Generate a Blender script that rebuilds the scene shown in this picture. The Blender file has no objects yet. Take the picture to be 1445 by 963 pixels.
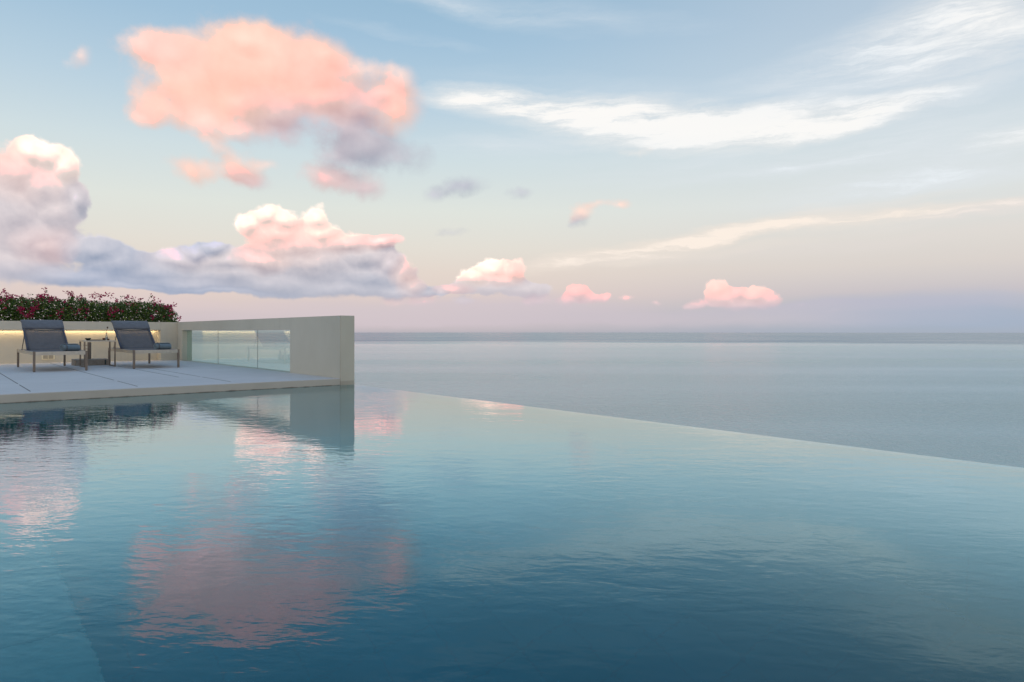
import bpy, bmesh, math, random
from mathutils import Vector, Matrix, Euler
R = math.radians
C = bpy.context.scene.collection
sc = bpy.context.scene
h = 0.7                       # eye height above the pool water
YAW = math.atan2(.648, .762)  # heading of the camera, clockwise from +Y
F, CX, HZ = 963.0, 722.5, 469.0

def lin(c):
    return tuple(((v/255)/12.92 if v/255 <= .04045 else ((v/255+.055)/1.055)**2.4) for v in c)

# ------------------------------------------------------------------ materials
class NT:
    def __init__(s, tree): s.t = tree; s.n = tree.nodes; s.l = tree.links
    def node(s, typ, ins=None, **props):
        n = s.n.new(typ)
        for k, v in props.items(): setattr(n, k, v)
        for k, v in (ins or {}).items(): s.set(n.inputs[k], v)
        return n
    def set(s, sock, v):
        if isinstance(v, bpy.types.NodeSocket): s.l.new(v, sock)
        else:
            if hasattr(sock.default_value, '__len__') and not hasattr(v, '__len__'): v = (v,)*len(sock.default_value)
            if hasattr(v, '__len__') and len(v) == 3 and len(sock.default_value) == 4: v = (*v, 1)
            sock.default_value = v
    def math(s, op, a, b=None, c=None, clamp=False):
        n = s.n.new('ShaderNodeMath'); n.operation = op; n.use_clamp = clamp
        for i, v in enumerate((a, b, c)):
            if v is not None: s.set(n.inputs[i], v)
        return n.outputs[0]
    def vmath(s, op, a, b=None, c=None, scale=None):
        n = s.n.new('ShaderNodeVectorMath'); n.operation = op
        for i, v in enumerate((a, b, c)):
            if v is not None: s.set(n.inputs[i], v)
        if scale is not None: s.set(n.inputs['Scale'], scale)
        return n.outputs['Value' if op in ('LENGTH', 'DOT_PRODUCT', 'DISTANCE') else 'Vector']
    def mix(s, f, a, b):
        n = s.n.new('ShaderNodeMix'); n.data_type = 'RGBA'
        s.set(n.inputs[0], f); s.set(n.inputs[6], a); s.set(n.inputs[7], b)
        return n.outputs[2]
    def mixf(s, f, a, b):
        n = s.n.new('ShaderNodeMix'); n.data_type = 'FLOAT'
        s.set(n.inputs[0], f); s.set(n.inputs[2], a); s.set(n.inputs[3], b)
        return n.outputs[0]
    def noise(s, vec, scale, detail=4, rough=.55, out='Fac', dist=0, lac=2.0):
        n = s.n.new('ShaderNodeTexNoise'); s.set(n.inputs['Vector'], vec)
        n.inputs['Scale'].default_value = scale; n.inputs['Detail'].default_value = detail
        n.inputs['Roughness'].default_value = rough; n.inputs['Distortion'].default_value = dist
        n.inputs['Lacunarity'].default_value = lac
        return n.outputs[out]
    def ramp(s, f, stops, interp='LINEAR'):
        n = s.n.new('ShaderNodeValToRGB'); s.set(n.inputs[0], f); cr = n.color_ramp; cr.interpolation = interp
        while len(cr.elements) < len(stops): cr.elements.new(.5)
        for e, (p, c) in zip(cr.elements, stops): e.position = p
        for e, (p, c) in zip(cr.elements, stops): e.color = (*c, 1) if len(c) == 3 else c
        return n.outputs[0]
    def rng(s, v, a, b, c=0, d=1, smooth=False):
        n = s.n.new('ShaderNodeMapRange'); s.set(n.inputs[0], v)
        if smooth: n.interpolation_type = 'SMOOTHSTEP'
        for i, x in enumerate((a, b, c, d)): s.set(n.inputs[i+1], x)
        return n.outputs[0]

def mat(name):
    m = bpy.data.materials.new(name); m.use_nodes = True
    t = NT(m.node_tree); b = m.node_tree.nodes['Principled BSDF']
    return m, t, b
def objco(t): return t.node('ShaderNodeTexCoord').outputs['Object']
def geopos(t): return t.node('ShaderNodeNewGeometry').outputs['Position']

def simple(name, col, rough=.5, metal=0, var=.12, scale=20, bump=0, bscale=60):
    m, t, b = mat(name); p = geopos(t)
    n = t.noise(p, scale, 5, .6)
    f = t.rng(n, .3, .7, 1-var, 1+var)
    t.set(b.inputs['Base Color'], t.vmath('SCALE', (*col,), scale=f))
    t.set(b.inputs['Roughness'], t.rng(n, .3, .7, rough*.85, min(1, rough*1.15)))
    b.inputs['Metallic'].default_value = metal
    if bump:
        bn = t.node('ShaderNodeBump', {'Height': t.noise(p, bscale, 4, .6), 'Distance': bump, 'Strength': 1})
        t.set(b.inputs['Normal'], bn.outputs[0])
    return m

M = {}
# plaster wall: warm off-white render, soft blotches, small stains and a tide mark just above the water
m, t, b = mat('plaster'); p = geopos(t)
n1 = t.noise(p, 1.1, 6, .6); n2 = t.noise(p, 9, 6, .65); n3 = t.noise(p, 3.0, 3, .5)
col = t.mix(t.rng(n1, .3, .7), (.56, .54, .465), (.62, .60, .525))
col = t.mix(t.math('MULTIPLY', t.rng(n2, .62, .78, smooth=True), .22), col, (.42, .40, .35))
runs = t.noise(t.node('ShaderNodeMapping', {'Vector': p, 'Scale': (9, 9, .5)}).outputs[0], 1, 4, .6)
col = t.mix(t.math('MULTIPLY', t.rng(runs, .56, .74, smooth=True), .16), col, (.40, .39, .35))
z = t.node('ShaderNodeSeparateXYZ', {0: p}).outputs[2]
st = t.math('MULTIPLY', t.rng(t.math('ADD', z, t.math('MULTIPLY', t.math('SUBTRACT', n3, .5), .03)), .045, .065, .55, 0, True), 1)
col = t.mix(st, col, (.36, .34, .29))
t.set(b.inputs['Base Color'], col); b.inputs['Roughness'].default_value = .85
t.set(b.inputs['Normal'], t.node('ShaderNodeBump', {'Height': t.noise(p, 120, 4, .6), 'Distance': .0015, 'Strength': .8}).outputs[0])
M['plaster'] = m
# deck: pale washed-stone terrazzo
m, t, b = mat('deck_stone'); p = geopos(t)
n1 = t.noise(p, .8, 6, .6); sp = t.noise(p, 160, 2, .6)
col = t.mix(t.rng(n1, .3, .7), (.61, .60, .61), (.69, .68, .69))
col = t.mix(t.math('MULTIPLY', t.rng(sp, .55, .72), .35), col, (.36, .37, .39))
n4 = t.noise(p, 5, 6, .7); col = t.mix(t.math('MULTIPLY', t.rng(n4, .52, .72, smooth=True), .38), col, (.5, .49, .48))
t.set(b.inputs['Base Color'], col); b.inputs['Roughness'].default_value = .78
t.set(b.inputs['Normal'], t.node('ShaderNodeBump', {'Height': sp, 'Distance': .0012, 'Strength': .6}).outputs[0])
M['deck'] = m
m, t, b = mat('coping_stone'); p = geopos(t)
n1 = t.noise(p, 2, 6, .6); z = t.node('ShaderNodeSeparateXYZ', {0: p}).outputs[2]
col = t.mix(t.rng(n1, .3, .7), (.50, .49, .44), (.58, .57, .52))
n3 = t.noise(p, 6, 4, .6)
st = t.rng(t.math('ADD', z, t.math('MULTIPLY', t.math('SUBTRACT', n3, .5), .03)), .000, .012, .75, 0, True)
col = t.mix(st, col, (.10, .085, .06))  # brown waterline stain, also painted dark in place of the shadow gap
t.set(b.inputs['Base Color'], col); b.inputs['Roughness'].default_value = .7
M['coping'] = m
M['joint'] = simple('joint_filler', (.17, .155, .145), .8)
# pool mosaic
m, t, b = mat('pool_tile'); p = geopos(t)
br = t.node('ShaderNodeTexBrick', {'Vector': p, 'Color1': (.015, .30, .38), 'Color2': (.02, .32, .40), 'Mortar': (.03, .27, .34), 'Scale': 1.0,
    'Mortar Size': .004, 'Brick Width': .30, 'Row Height': .30}, offset=0)
n1 = t.noise(p, 1.3, 3, .5)
t.set(b.inputs['Base Color'], t.vmath('SCALE', br.outputs['Color'], scale=t.rng(n1, .3, .7, .85, 1.15))); b.inputs['Roughness'].default_value = .4
M['pool_tile'] = m
m, t, b = mat('ledge_tile'); p = geopos(t)
br = t.node('ShaderNodeTexBrick', {'Vector': p, 'Color1': (.30, .28, .31), 'Color2': (.27, .255, .285), 'Mortar': (.19, .185, .21), 'Scale': 1.0,
    'Mortar Size': .006, 'Brick Width': .60, 'Row Height': .60}, offset=0)
n1 = t.noise(p, 1.5, 5, .6)
t.set(b.inputs['Base Color'], t.vmath('SCALE', br.outputs['Color'], scale=t.rng(n1, .3, .7, .8, 1.2))); b.inputs['Roughness'].default_value = .5
M['ledge'] = m
# pool water: real refraction, absorbing body
m, t, b = mat('pool_water'); p = geopos(t)
rp = t.node('ShaderNodeMapping', {'Vector': p, 'Rotation': (0, 0, YAW+.12)}).outputs[0]
mp = t.vmath('MULTIPLY', rp, (.75, 1.35, 1))
w1 = t.noise(mp, 1.6, 2, .5, dist=.3); w2 = t.noise(mp, 9, 3, .5, dist=.5); w3 = t.noise(mp, 24, 2, .5)
gust = t.rng(t.noise(p, .35, 3, .55), .42, .66, .32, .95, True)
hh = t.math('ADD', t.math('MULTIPLY', w1, .0022), t.math('ADD', t.math('MULTIPLY', t.math('MULTIPLY', w2, .0024), gust), t.math('MULTIPLY', t.math('MULTIPLY', w3, .0009), gust)))
bn = t.node('ShaderNodeBump', {'Height': hh, 'Distance': 1.0, 'Strength': 1.0}).outputs[0]
t.n.remove(b)
gl_ = t.node('ShaderNodeBsdfGlass', {'IOR': 1.333, 'Roughness': 0.0, 'Normal': bn, 'Color': (.70, .97, 1, 1)}, distribution='GGX')
go_ = t.node('ShaderNodeBsdfGlossy', {'Roughness': 0.0, 'Normal': bn}, distribution='GGX')
fr = t.node('ShaderNodeFresnel', {'IOR': 1.333, 'Normal': bn}).outputs[0]
k_ = t.math('MULTIPLY', t.rng(fr, .07, .45, 0, 1, True), t.math('SUBTRACT', t.math('POWER', fr, .42), fr))
k_ = t.math('DIVIDE', k_, t.math('MAXIMUM', t.math('SUBTRACT', 1, fr), .01))
k_ = t.math('MULTIPLY', k_, t.math('SUBTRACT', 1, t.node('ShaderNodeNewGeometry').outputs['Backfacing']), clamp=True)
mx = t.node('ShaderNodeMixShader', {0: k_}); t.l.new(gl_.outputs[0], mx.inputs[1]); t.l.new(go_.outputs[0], mx.inputs[2])
# teal diffuse colour, weighted by view angle, stands in for light scattered by the water
scatter_wt = t.math('MULTIPLY', t.rng(fr, .06, .28, .20, 1, True), t.rng(fr, .28, .5, 1, .12, True))
scatter_wt = t.math('MULTIPLY', scatter_wt, t.math('SUBTRACT', 1, t.node('ShaderNodeNewGeometry').outputs['Backfacing']))
df = t.node('ShaderNodeBsdfDiffuse', {'Color': t.vmath('SCALE', (.0, .168, .205), scale=scatter_wt)})
ad = t.node('ShaderNodeAddShader'); t.l.new(mx.outputs[0], ad.inputs[0]); t.l.new(df.outputs[0], ad.inputs[1])
t.l.new(ad.outputs[0], t.n['Material Output'].inputs[0])
va = t.node('ShaderNodeVolumeAbsorption', {'Color': (.0, .70, .78, 1), 'Density': 1.0})
t.l.new(va.outputs[0], t.n['Material Output'].inputs['Volume'])
M['pool_water'] = m
# sea
m, t, b = mat('sea_water'); p = geopos(t)
pos = p
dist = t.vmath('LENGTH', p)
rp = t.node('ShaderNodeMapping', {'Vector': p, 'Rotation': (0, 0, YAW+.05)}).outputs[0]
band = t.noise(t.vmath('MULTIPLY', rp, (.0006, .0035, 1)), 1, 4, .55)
s1 = t.noise(t.vmath('MULTIPLY', rp, (1.2, .55, 1)), .16, 6, .62)
s2 = t.noise(t.vmath('MULTIPLY', rp, (1.1, .55, 1)), .5, 5, .62)
amp = t.rng(dist, 150, 2500, 1.0, .4)
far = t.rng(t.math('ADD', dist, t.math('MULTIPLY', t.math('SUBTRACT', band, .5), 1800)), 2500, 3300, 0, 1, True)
hs = t.math('MULTIPLY', t.math('ADD', t.math('MULTIPLY', s1, 3.2), t.math('MULTIPLY', s2, 2.2)), t.math('MULTIPLY', amp, t.rng(band, .35, .65, .55, 1.35)))
t.set(b.inputs['Normal'], t.node('ShaderNodeBump', {'Height': hs, 'Distance': 1.0, 'Strength': 1.0}).outputs[0])
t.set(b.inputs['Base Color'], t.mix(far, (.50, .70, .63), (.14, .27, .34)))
b.inputs['IOR'].default_value = 1.55
t.set(b.inputs['Roughness'], t.math('ADD', t.rng(band, .35, .65, .06, .16), t.math('MULTIPLY', far, .16)))
M['sea'] = m
# metals, fabrics, glass
M['steel'] = simple('brushed_steel', (.56, .54, .50), .38, 1, .1, 30)
M['bronze'] = simple('dull_leg_metal', (.22, .185, .16), .45, .6, .15, 30)
def fabric(name, c, alpha=None):
    m, t, b = mat(name); p = objco(t)
    wv = t.node('ShaderNodeTexWave', {'Vector': p, 'Scale': 90, 'Distortion': 0}, bands_direction='X')
    wh = t.node('ShaderNodeTexWave', {'Vector': p, 'Scale': 90, 'Distortion': 0}, bands_direction='Z')
    n = t.noise(p, 14, 4, .6)
    f = t.rng(n, .3, .7, .85, 1.15)
    t.set(b.inputs['Base Color'], t.vmath('SCALE', (*c,), scale=f)); b.inputs['Roughness'].default_value = .85
    if 'Sheen Weight' in b.inputs: b.inputs['Sheen Weight'].default_value = .15
    if alpha: b.inputs['Alpha'].default_value = alpha
    hgt = t.math('ADD', wv.outputs['Fac'], wh.outputs['Fac'])
    t.set(b.inputs['Normal'], t.node('ShaderNodeBump', {'Height': hgt, 'Distance': .0008, 'Strength': .5}).outputs[0])
    return m
M['sling'] = fabric('blue_grey_sling_mesh', (.09, .106, .138), .78)
M['hem'] = fabric('navy_hem', (.045, .058, .098))
M['pad'] = fabric('headrest_fabric', (.125, .142, .175))
M['towel'] = fabric('towel_terry', (.155, .225, .285))
m, t, b = mat('glass_pane'); p = geopos(t)
b.inputs['Base Color'].default_value = (.90, .975, .95, 1); b.inputs['Roughness'].default_value = 0
b.inputs['IOR'].default_value = 1.5; b.inputs['Transmission Weight'].default_value = 1
va = t.node('ShaderNodeVolumeAbsorption', {'Color': (.40, .93, .84, 1), 'Density': 16})
t.l.new(va.outputs[0], t.n['Material Output'].inputs['Volume'])
M['glass'] = m
m, t, b = mat('clear_glass'); b.inputs['Transmission Weight'].default_value = 1; b.inputs['Roughness'].default_value = .02
b.inputs['Base Color'].default_value = (.95, .97, .97, 1); M['clear'] = m
M['dark_line'] = simple('silicone_joint', (.05, .075, .075), .6)
M['leaf'] = None
m, t, b = mat('bougainvillea_leaf')
oi = t.node('ShaderNodeNewGeometry').outputs['Random Per Island']
t.set(b.inputs['Base Color'], t.ramp(oi, [(0, (.024, .055, .012)), (.4, (.060, .13, .020)), (.8, (.12, .19, .03)), (1, (.19, .23, .05))]))
b.inputs['Roughness'].default_value = .5; b.inputs['Subsurface Weight'].default_value = 0
tr = t.node('ShaderNodeBsdfTranslucent', {'Color': (.10, .19, .03)})
mx = t.node('ShaderNodeMixShader', {0: .22}); t.l.new(b.outputs[0], mx.inputs[1]); t.l.new(tr.outputs[0], mx.inputs[2])
t.l.new(mx.outputs[0], t.n['Material Output'].inputs[0]); M['leaf'] = m
m, t, b = mat('bougainvillea_bract')
oi = t.node('ShaderNodeNewGeometry').outputs['Random Per Island']
t.set(b.inputs['Base Color'], t.ramp(oi, [(0, (.30, .006, .05)), (.5, (.50, .012, .10)), (1, (.58, .03, .20))]))
b.inputs['Roughness'].default_value = .6
tr = t.node('ShaderNodeBsdfTranslucent', {'Color': (.6, .03, .15)})
mx = t.node('ShaderNodeMixShader', {0: .3}); t.l.new(b.outputs[0], mx.inputs[1]); t.l.new(tr.outputs[0], mx.inputs[2])
t.l.new(mx.outputs[0], t.n['Material Output'].inputs[0]); M['bract'] = m
M['bark'] = simple('shrub_stem', (.10, .07, .045), .85)
M['soil'] = simple('planter_soil', (.05, .038, .028), .95, 0, .3, 30, .01, 40)
M['tray'] = simple('black_lacquer', (.02, .02, .022), .3)
M['amber'] = simple('amber_ceramic', (.17, .055, .02), .35)
M['stone_base'] = simple('base_concrete', (.34, .30, .26), .8, 0, .15, 25, .001, 80)
M['white_plastic'] = simple('warm_glow_plastic', (.86, .80, .60), .45)  # socket plastic, yellow tint painted in for a warm glow
m, t, b = mat('warm_led'); e = t.node('ShaderNodeEmission', {'Color': (1, .70, .38, 1), 'Strength': 12.0})
t.l.new(e.outputs[0], t.n['Material Output'].inputs[0]); M['led'] = m
M['rock'] = simple('headland_rock', (.20, .17, .14), .95, 0, .4, .2, .3, 2)

# ------------------------------------------------------------------ mesh helpers
def box(bm, a, b_, bev=0):
    a = Vector(a); b_ = Vector(b_); c = (a+b_)/2; s = b_-a
    g = bmesh.ops.create_cube(bm, size=1, matrix=Matrix.Translation(c) @ Matrix.Diagonal((*[abs(v) for v in s], 1)))
    if bev:
        ed = {e for v in g['verts'] for e in v.link_edges}
        bmesh.ops.bevel(bm, geom=list(ed), offset=bev, segments=2, affect='EDGES', profile=.7)
def tube(bm, pts, r, seg=8, cap=True):
    pts = [Vector(p) for p in pts]; rings = []
    for i, p in enumerate(pts):
        d = (pts[min(i+1, len(pts)-1)] - pts[max(i-1, 0)]).normalized()
        up = Vector((0, 0, 1)) if abs(d.z) < .9 else Vector((1, 0, 0))
        x = d.cross(up).normalized(); y = x.cross(d)
        rr = r[i] if hasattr(r, '__len__') else r
        rings.append([bm.verts.new(p + (x*math.cos(a)+y*math.sin(a))*rr) for a in [2*math.pi*k/seg for k in range(seg)]])
    for q in range(len(rings)-1):
        for k in range(seg):
            f = bm.faces.new((rings[q][k], rings[q][(k+1) % seg], rings[q+1][(k+1) % seg], rings[q+1][k])); f.smooth = True
    if cap: bm.faces.new(rings[0][::-1]); bm.faces.new(rings[-1])
def flatbar(bm, a, b_, w, th, side=Vector((1, 0, 0))):
    a = Vector(a); b_ = Vector(b_); d = (b_-a).normalized(); s = (side - d*side.dot(d)).normalized(); n = d.cross(s)
    vs = []
    for p in (a, b_):
        for (i, j) in ((-1, -1), (1, -1), (1, 1), (-1, 1)): vs.append(bm.verts.new(p + s*i*w/2 + n*j*th/2))
    for f in ((3, 2, 1, 0), (4, 5, 6, 7), (0, 1, 5, 4), (1, 2, 6, 5), (2, 3, 7, 6), (3, 0, 4, 7)): bm.faces.new([vs[k] for k in f])
def lathe(bm, prof, c, seg=20):
    rings = [[bm.verts.new((c[0]+r*math.cos(2*math.pi*k/seg), c[1]+r*math.sin(2*math.pi*k/seg), c[2]+z)) for k in range(seg)] for r, z in prof]
    for q in range(len(rings)-1):
        for k in range(seg):
            f = bm.faces.new((rings[q][k], rings[q][(k+1) % seg], rings[q+1][(k+1) % seg], rings[q+1][k])); f.smooth = True
    bm.faces.new(rings[0][::-1]); bm.faces.new(rings[-1])
def sheet(bm, grid, th):
    """grid[i][j] of points -> solid sheet of thickness th (offset along local normal)."""
    ni, nj = len(grid), len(grid[0]); top = [[None]*nj for _ in range(ni)]; bot = [[None]*nj for _ in range(ni)]
    for i in range(ni):
        for j in range(nj):
            a = Vector(grid[min(i+1, ni-1)][j])-Vector(grid[max(i-1, 0)][j]); b_ = Vector(grid[i][min(j+1, nj-1)])-Vector(grid[i][max(j-1, 0)])
            n = a.cross(b_).normalized(); p = Vector(grid[i][j])
            top[i][j] = bm.verts.new(p+n*th/2); bot[i][j] = bm.verts.new(p-n*th/2)
    def q(a, b_, c, d): f = bm.faces.new((a, b_, c, d)); f.smooth = True
    for i in range(ni-1):
        for j in range(nj-1):
            q(top[i][j], top[i+1][j], top[i+1][j+1], top[i][j+1]); q(bot[i][j], bot[i][j+1], bot[i+1][j+1], bot[i+1][j])
    for i in range(ni-1):
        q(top[i][0], bot[i][0], bot[i+1][0], top[i+1][0]); q(top[i][-1], top[i+1][-1], bot[i+1][-1], bot[i][-1])
    for j in range(nj-1):
        q(top[0][j], top[0][j+1], bot[0][j+1], bot[0][j]); q(top[-1][j], bot[-1][j], bot[-1][j+1], top[-1][j+1])
def obj(name, bm, m, parent=None, recalc=True):
    if recalc: bmesh.ops.recalc_face_normals(bm, faces=bm.faces[:])
    me = bpy.data.meshes.new(name); bm.to_mesh(me); bm.free()
    me.materials.append(m); o = bpy.data.objects.new(name, me); C.objects.link(o)
    if parent: o.parent = parent
    return o
def tag(o, label=None, cat=None, group=None, kind=None):
    for k, v in (('label', label), ('category', cat), ('group', group), ('kind', kind)):
        if v: o[k] = v
    return o
def thing(name, label, cat, loc=(0, 0, 0), rz=0, group=None):
    o = bpy.data.objects.new(name, None); C.objects.link(o); o.location = loc; o.rotation_euler = (0, 0, rz)
    o.empty_display_size = .2
    return tag(o, label, cat, group)
NB = bmesh.new

# ------------------------------------------------------------------ key dimensions (metres)
XI, XO = 5.88*h, 6.175*h      # inner and outer face of the side wall; XO is also the overflow edge
YD = 11.92*h                  # pool-side edge of the terrace
YB = 23.16*h                  # face of the back wall
ZD = .125*h                   # terrace level
ZW = 1.315*h                  # wall tops
XL = -.10                     # left edge of the pool
YP = -6.0

# ------------------------------------------------------------------ sea, headland
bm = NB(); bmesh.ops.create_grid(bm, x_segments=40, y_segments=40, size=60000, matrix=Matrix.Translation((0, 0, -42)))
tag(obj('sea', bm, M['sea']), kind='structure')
# rocky headland under the villa (only its flank could be seen from beside the camera)
bm = NB(); random.seed(4)
prof = [(-1.6, -2.2), (-4, -9), (-7, -16), (-10, -26), (-14, -36), (-19, -44)]
ring = []
def hull(off, z):
    x0, x1, y0, y1 = -40+off*-1, XO+.9-1.6-off-0.0, -40+off, YB+4-off
    pts = []; n = 16
    for i in range(n): pts.append((x0+(x1-x0)*i/n, y0))
    for i in range(n): pts.append((x1, y0+(y1-y0)*i/n))
    for i in range(n): pts.append((x1+(x0-x1)*i/n, y1))
    for i in range(n): pts.append((x0, y1+(y0-y1)*i/n))
    return [(x+random.uniform(-1, 1)*min(.4*abs(off)-.3, 2.0), y+random.uniform(-1, 1)*min(.4*abs(off)-.3, 2.0), z+random.uniform(-.4, .2)) for x, y in pts]
rings = []
for off, z in prof:
    rings.append([bm.verts.new(p) for p in hull(off+3.2, z)])
for q in range(len(rings)-1):
    n = len(rings[q])
    for k in range(n): bm.faces.new((rings[q][k], rings[q][(k+1) % n], rings[q+1][(k+1) % n], rings[q+1][k]))
bm.faces.new(rings[0])
tag(obj('headland', bm, M['rock']), kind='structure')

# ------------------------------------------------------------------ pool basin
pool = bpy.data.objects.new('pool', None); C.objects.link(pool); pool['kind'] = 'structure'
bm = NB()
# made-up floor slope: deep near the camera so the water there looks darker
prf = [(YP-.02, -2.55), (.8, -2.55), (4.6, -.80), (YD+.02, -.80), (YD+.02, -3.0), (YP-.02, -3.0)]
fa = [bm.verts.new((XL-.02, y, z)) for y, z in prf]; fb = [bm.verts.new((XO-.004, y, z)) for y, z in prf]
for k in range(6): bm.faces.new((fa[k], fa[(k+1) % 6], fb[(k+1) % 6], fb[k]))
bm.faces.new(fa[::-1]); bm.faces.new(fb)
obj('pool_floor', bm, M['pool_tile'], pool)
bm = NB()
box(bm, (XL-.3, YP-.3, -3.05), (XL, YD+.3, ZD-.06)); box(bm, (XL, YP-.3, -3.049), (XO-.004, YP, ZD-.061))
box(bm, (XL, YD+.012, -3.048), (XO-.004, YD+.3, ZD-.062))
obj('pool_side', bm, M['pool_tile'], pool)
bm = NB(); box(bm, (XO-.11, YP-.001, -3.1), (XO-.008, YD+.011, -.008), .004)
obj('overflow_weir', bm, M['pool_tile'], pool)
bm = NB(); box(bm, (XO-.112, YP, -.0079), (XO-.0075, YD+.010, -.0055)); obj('weir_cap', bm, M['ledge'], pool)
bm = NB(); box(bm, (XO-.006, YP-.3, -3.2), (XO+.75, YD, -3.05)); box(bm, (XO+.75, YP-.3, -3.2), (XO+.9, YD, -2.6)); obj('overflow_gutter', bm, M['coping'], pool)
LX = .50*h                                                                       # submerged bench along the left side
bm = NB(); box(bm, (XL-.01, YP-.01, -2.8), (LX, YD-1.2, -.52), .01)
obj('submerged_bench', bm, M['ledge'], pool)
# water body
bm = NB()
pr = [(XL-.01, 0), (XO-.030, 0), (XO-.014, -.0015), (XO-.004, -.006), (XO, -.016), (XO, -2.9), (XL-.01, -2.9)]
e0 = [bm.verts.new((x, YP-.01, z)) for x, z in pr]; e1 = [bm.verts.new((x, YD+.018, z)) for x, z in pr]
for k in range(len(pr)): bm.faces.new((e0[k], e0[(k+1) % len(pr)], e1[(k+1) % len(pr)], e1[k]))
bm.faces.new(e0[::-1]); bm.faces.new(e1)
wt = obj('pool_water', bm, M['pool_water']); tag(wt, kind='structure')

# ------------------------------------------------------------------ terrace
ter = bpy.data.objects.new('terrace', None); C.objects.link(ter); ter['kind'] = 'structure'
XT0 = -14*h
bm = NB()
for (a, b_) in (((XT0, YD+.002, ZD-.012), (XI-.002, YB+.42, ZD)), ((XT0, YP-3, ZD-.013), (XL-.001, YD, ZD-.001)), ((XL, YP-3, ZD-.0135), (XO, YP, ZD-.0015))): box(bm, a, b_)
obj('terrace_paving', bm, M['deck'], ter)
bm = NB()
box(bm, (XT0, YD, -.03), (XI-.003, YD+.40, ZD-.004), .004)
box(bm, (XT0, YP-3, .0125), (XL, YD-.002, ZD-.0145)); box(bm, (XL+.002, YP-3, .0125), (XO, YP, ZD-.015))
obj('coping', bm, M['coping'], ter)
bm = NB(); box(bm, (XT0, YD+.31, -2.3), (XI-.004, YB+.41, ZD-.013)); box(bm, (XT0, YP-3, -2.3), (XL-.31, YD+.30, .010)); obj('terrace_slab', bm, M['plaster'], ter)
for (u, v0, v1) in ((1.11, 12.28, 13.95), (1.11, 14.2, 23), (2.53, 12.3, 13.85), (2.53, 14.17, 23), (3.66, 14.3, 20), (4.02, 12.4, 14.05), (4.02, 14.2, 18.5), (-.2, 12.3, 13.9), (-.2, 14.2, 22)):
    bm = NB(); w = .0055; box(bm, (u*h-w, v0*h, ZD-.004), (u*h+w, v1*h, ZD+.0015)); obj('expansion_joint', bm, M['joint'], ter)

# ------------------------------------------------------------------ side wall with glazed opening
G0, G1 = 14.3*h, 22.6*h; GZ = 1.055*h
sw = thing('side_wall', 'pale plastered parapet wall with long glazed opening beside the pool edge', 'wall', ((XI+XO)/2, (YD+YB)/2, 0))
def wparent(o, root): o.parent = root; o.matrix_parent_inverse = Matrix.Translation(-root.location); return o
bm = NB()
outl = [(YD, -.35), (YD, ZW), (YB+.42, ZW+.004), (YB+.42, -.35)]
# solid pier, lintel, far pier and low sill butted end to end as one extruded outline with a hole
def prism_x(bm, x0, x1, loops):
    for (y0, z0, y1, z1) in loops: pass
ys = [YD, G0, G1, YB+.42]; zs = [-2.3, ZD-.004, GZ, ZW]
vv = {}
def V3(x, y, z):
    k = (round(x, 5), round(y, 5), round(z, 5))
    if k not in vv: vv[k] = bm.verts.new(k)
    return vv[k]
solid = [[True]*3 for _ in range(3)]; solid[1][1] = False
for i in range(3):
    for j in range(3):
        if not solid[i][j]: continue
        y0, y1, z0, z1 = ys[i], ys[i+1], zs[j], zs[j+1]
        bm.faces.new((V3(XI, y0, z0), V3(XI, y0, z1), V3(XI, y1, z1), V3(XI, y1, z0)))
        bm.faces.new((V3(XO, y0, z0), V3(XO, y1, z0), V3(XO, y1, z1), V3(XO, y0, z1)))
        def empty(a, b_): return a < 0 or a > 2 or b_ < 0 or b_ > 2 or not solid[a][b_]
        if empty(i-1, j): bm.faces.new((V3(XI, y0, z0), V3(XO, y0, z0), V3(XO, y0, z1), V3(XI, y0, z1)))
        if empty(i+1, j): bm.faces.new((V3(XI, y1, z0), V3(XI, y1, z1), V3(XO, y1, z1), V3(XO, y1, z0)))
        if empty(i, j-1): bm.faces.new((V3(XI, y0, z0), V3(XI, y1, z0), V3(XO, y1, z0), V3(XO, y0, z0)))
        if empty(i, j+1): bm.faces.new((V3(XI, y0, z1), V3(XO, y0, z1), V3(XO, y1, z1), V3(XI, y1, z1)))
bmesh.ops.recalc_face_normals(bm, faces=bm.faces[:])
sharp = [e for e in bm.edges if len(e.link_faces) == 2 and e.calc_face_angle(0) > .5]
bmesh.ops.bevel(bm, geom=sharp, offset=.004, segments=2, affect='EDGES')
wparent(obj('wall_body', bm, M['plaster']), sw)
XG = XI + (XO-XI)*.50
cuts = [G0+.003, 16.6*h, 19.6*h, G1-.003]
for k in range(3):
    bm = NB(); box(bm, (XG-.006, cuts[k]+.003, ZD+.003), (XG+.006, cuts[k+1]-.003, GZ-.003))
    wparent(obj('glass_pane', bm, M['glass']), sw)
for k in (1, 2):
    bm = NB(); box(bm, (XG-.0065, cuts[k]-.0035, ZD-.003), (XG+.0065, cuts[k]+.0035, GZ-.003))
    wparent(obj('glass_joint', bm, M['dark_line']), sw)

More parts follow.
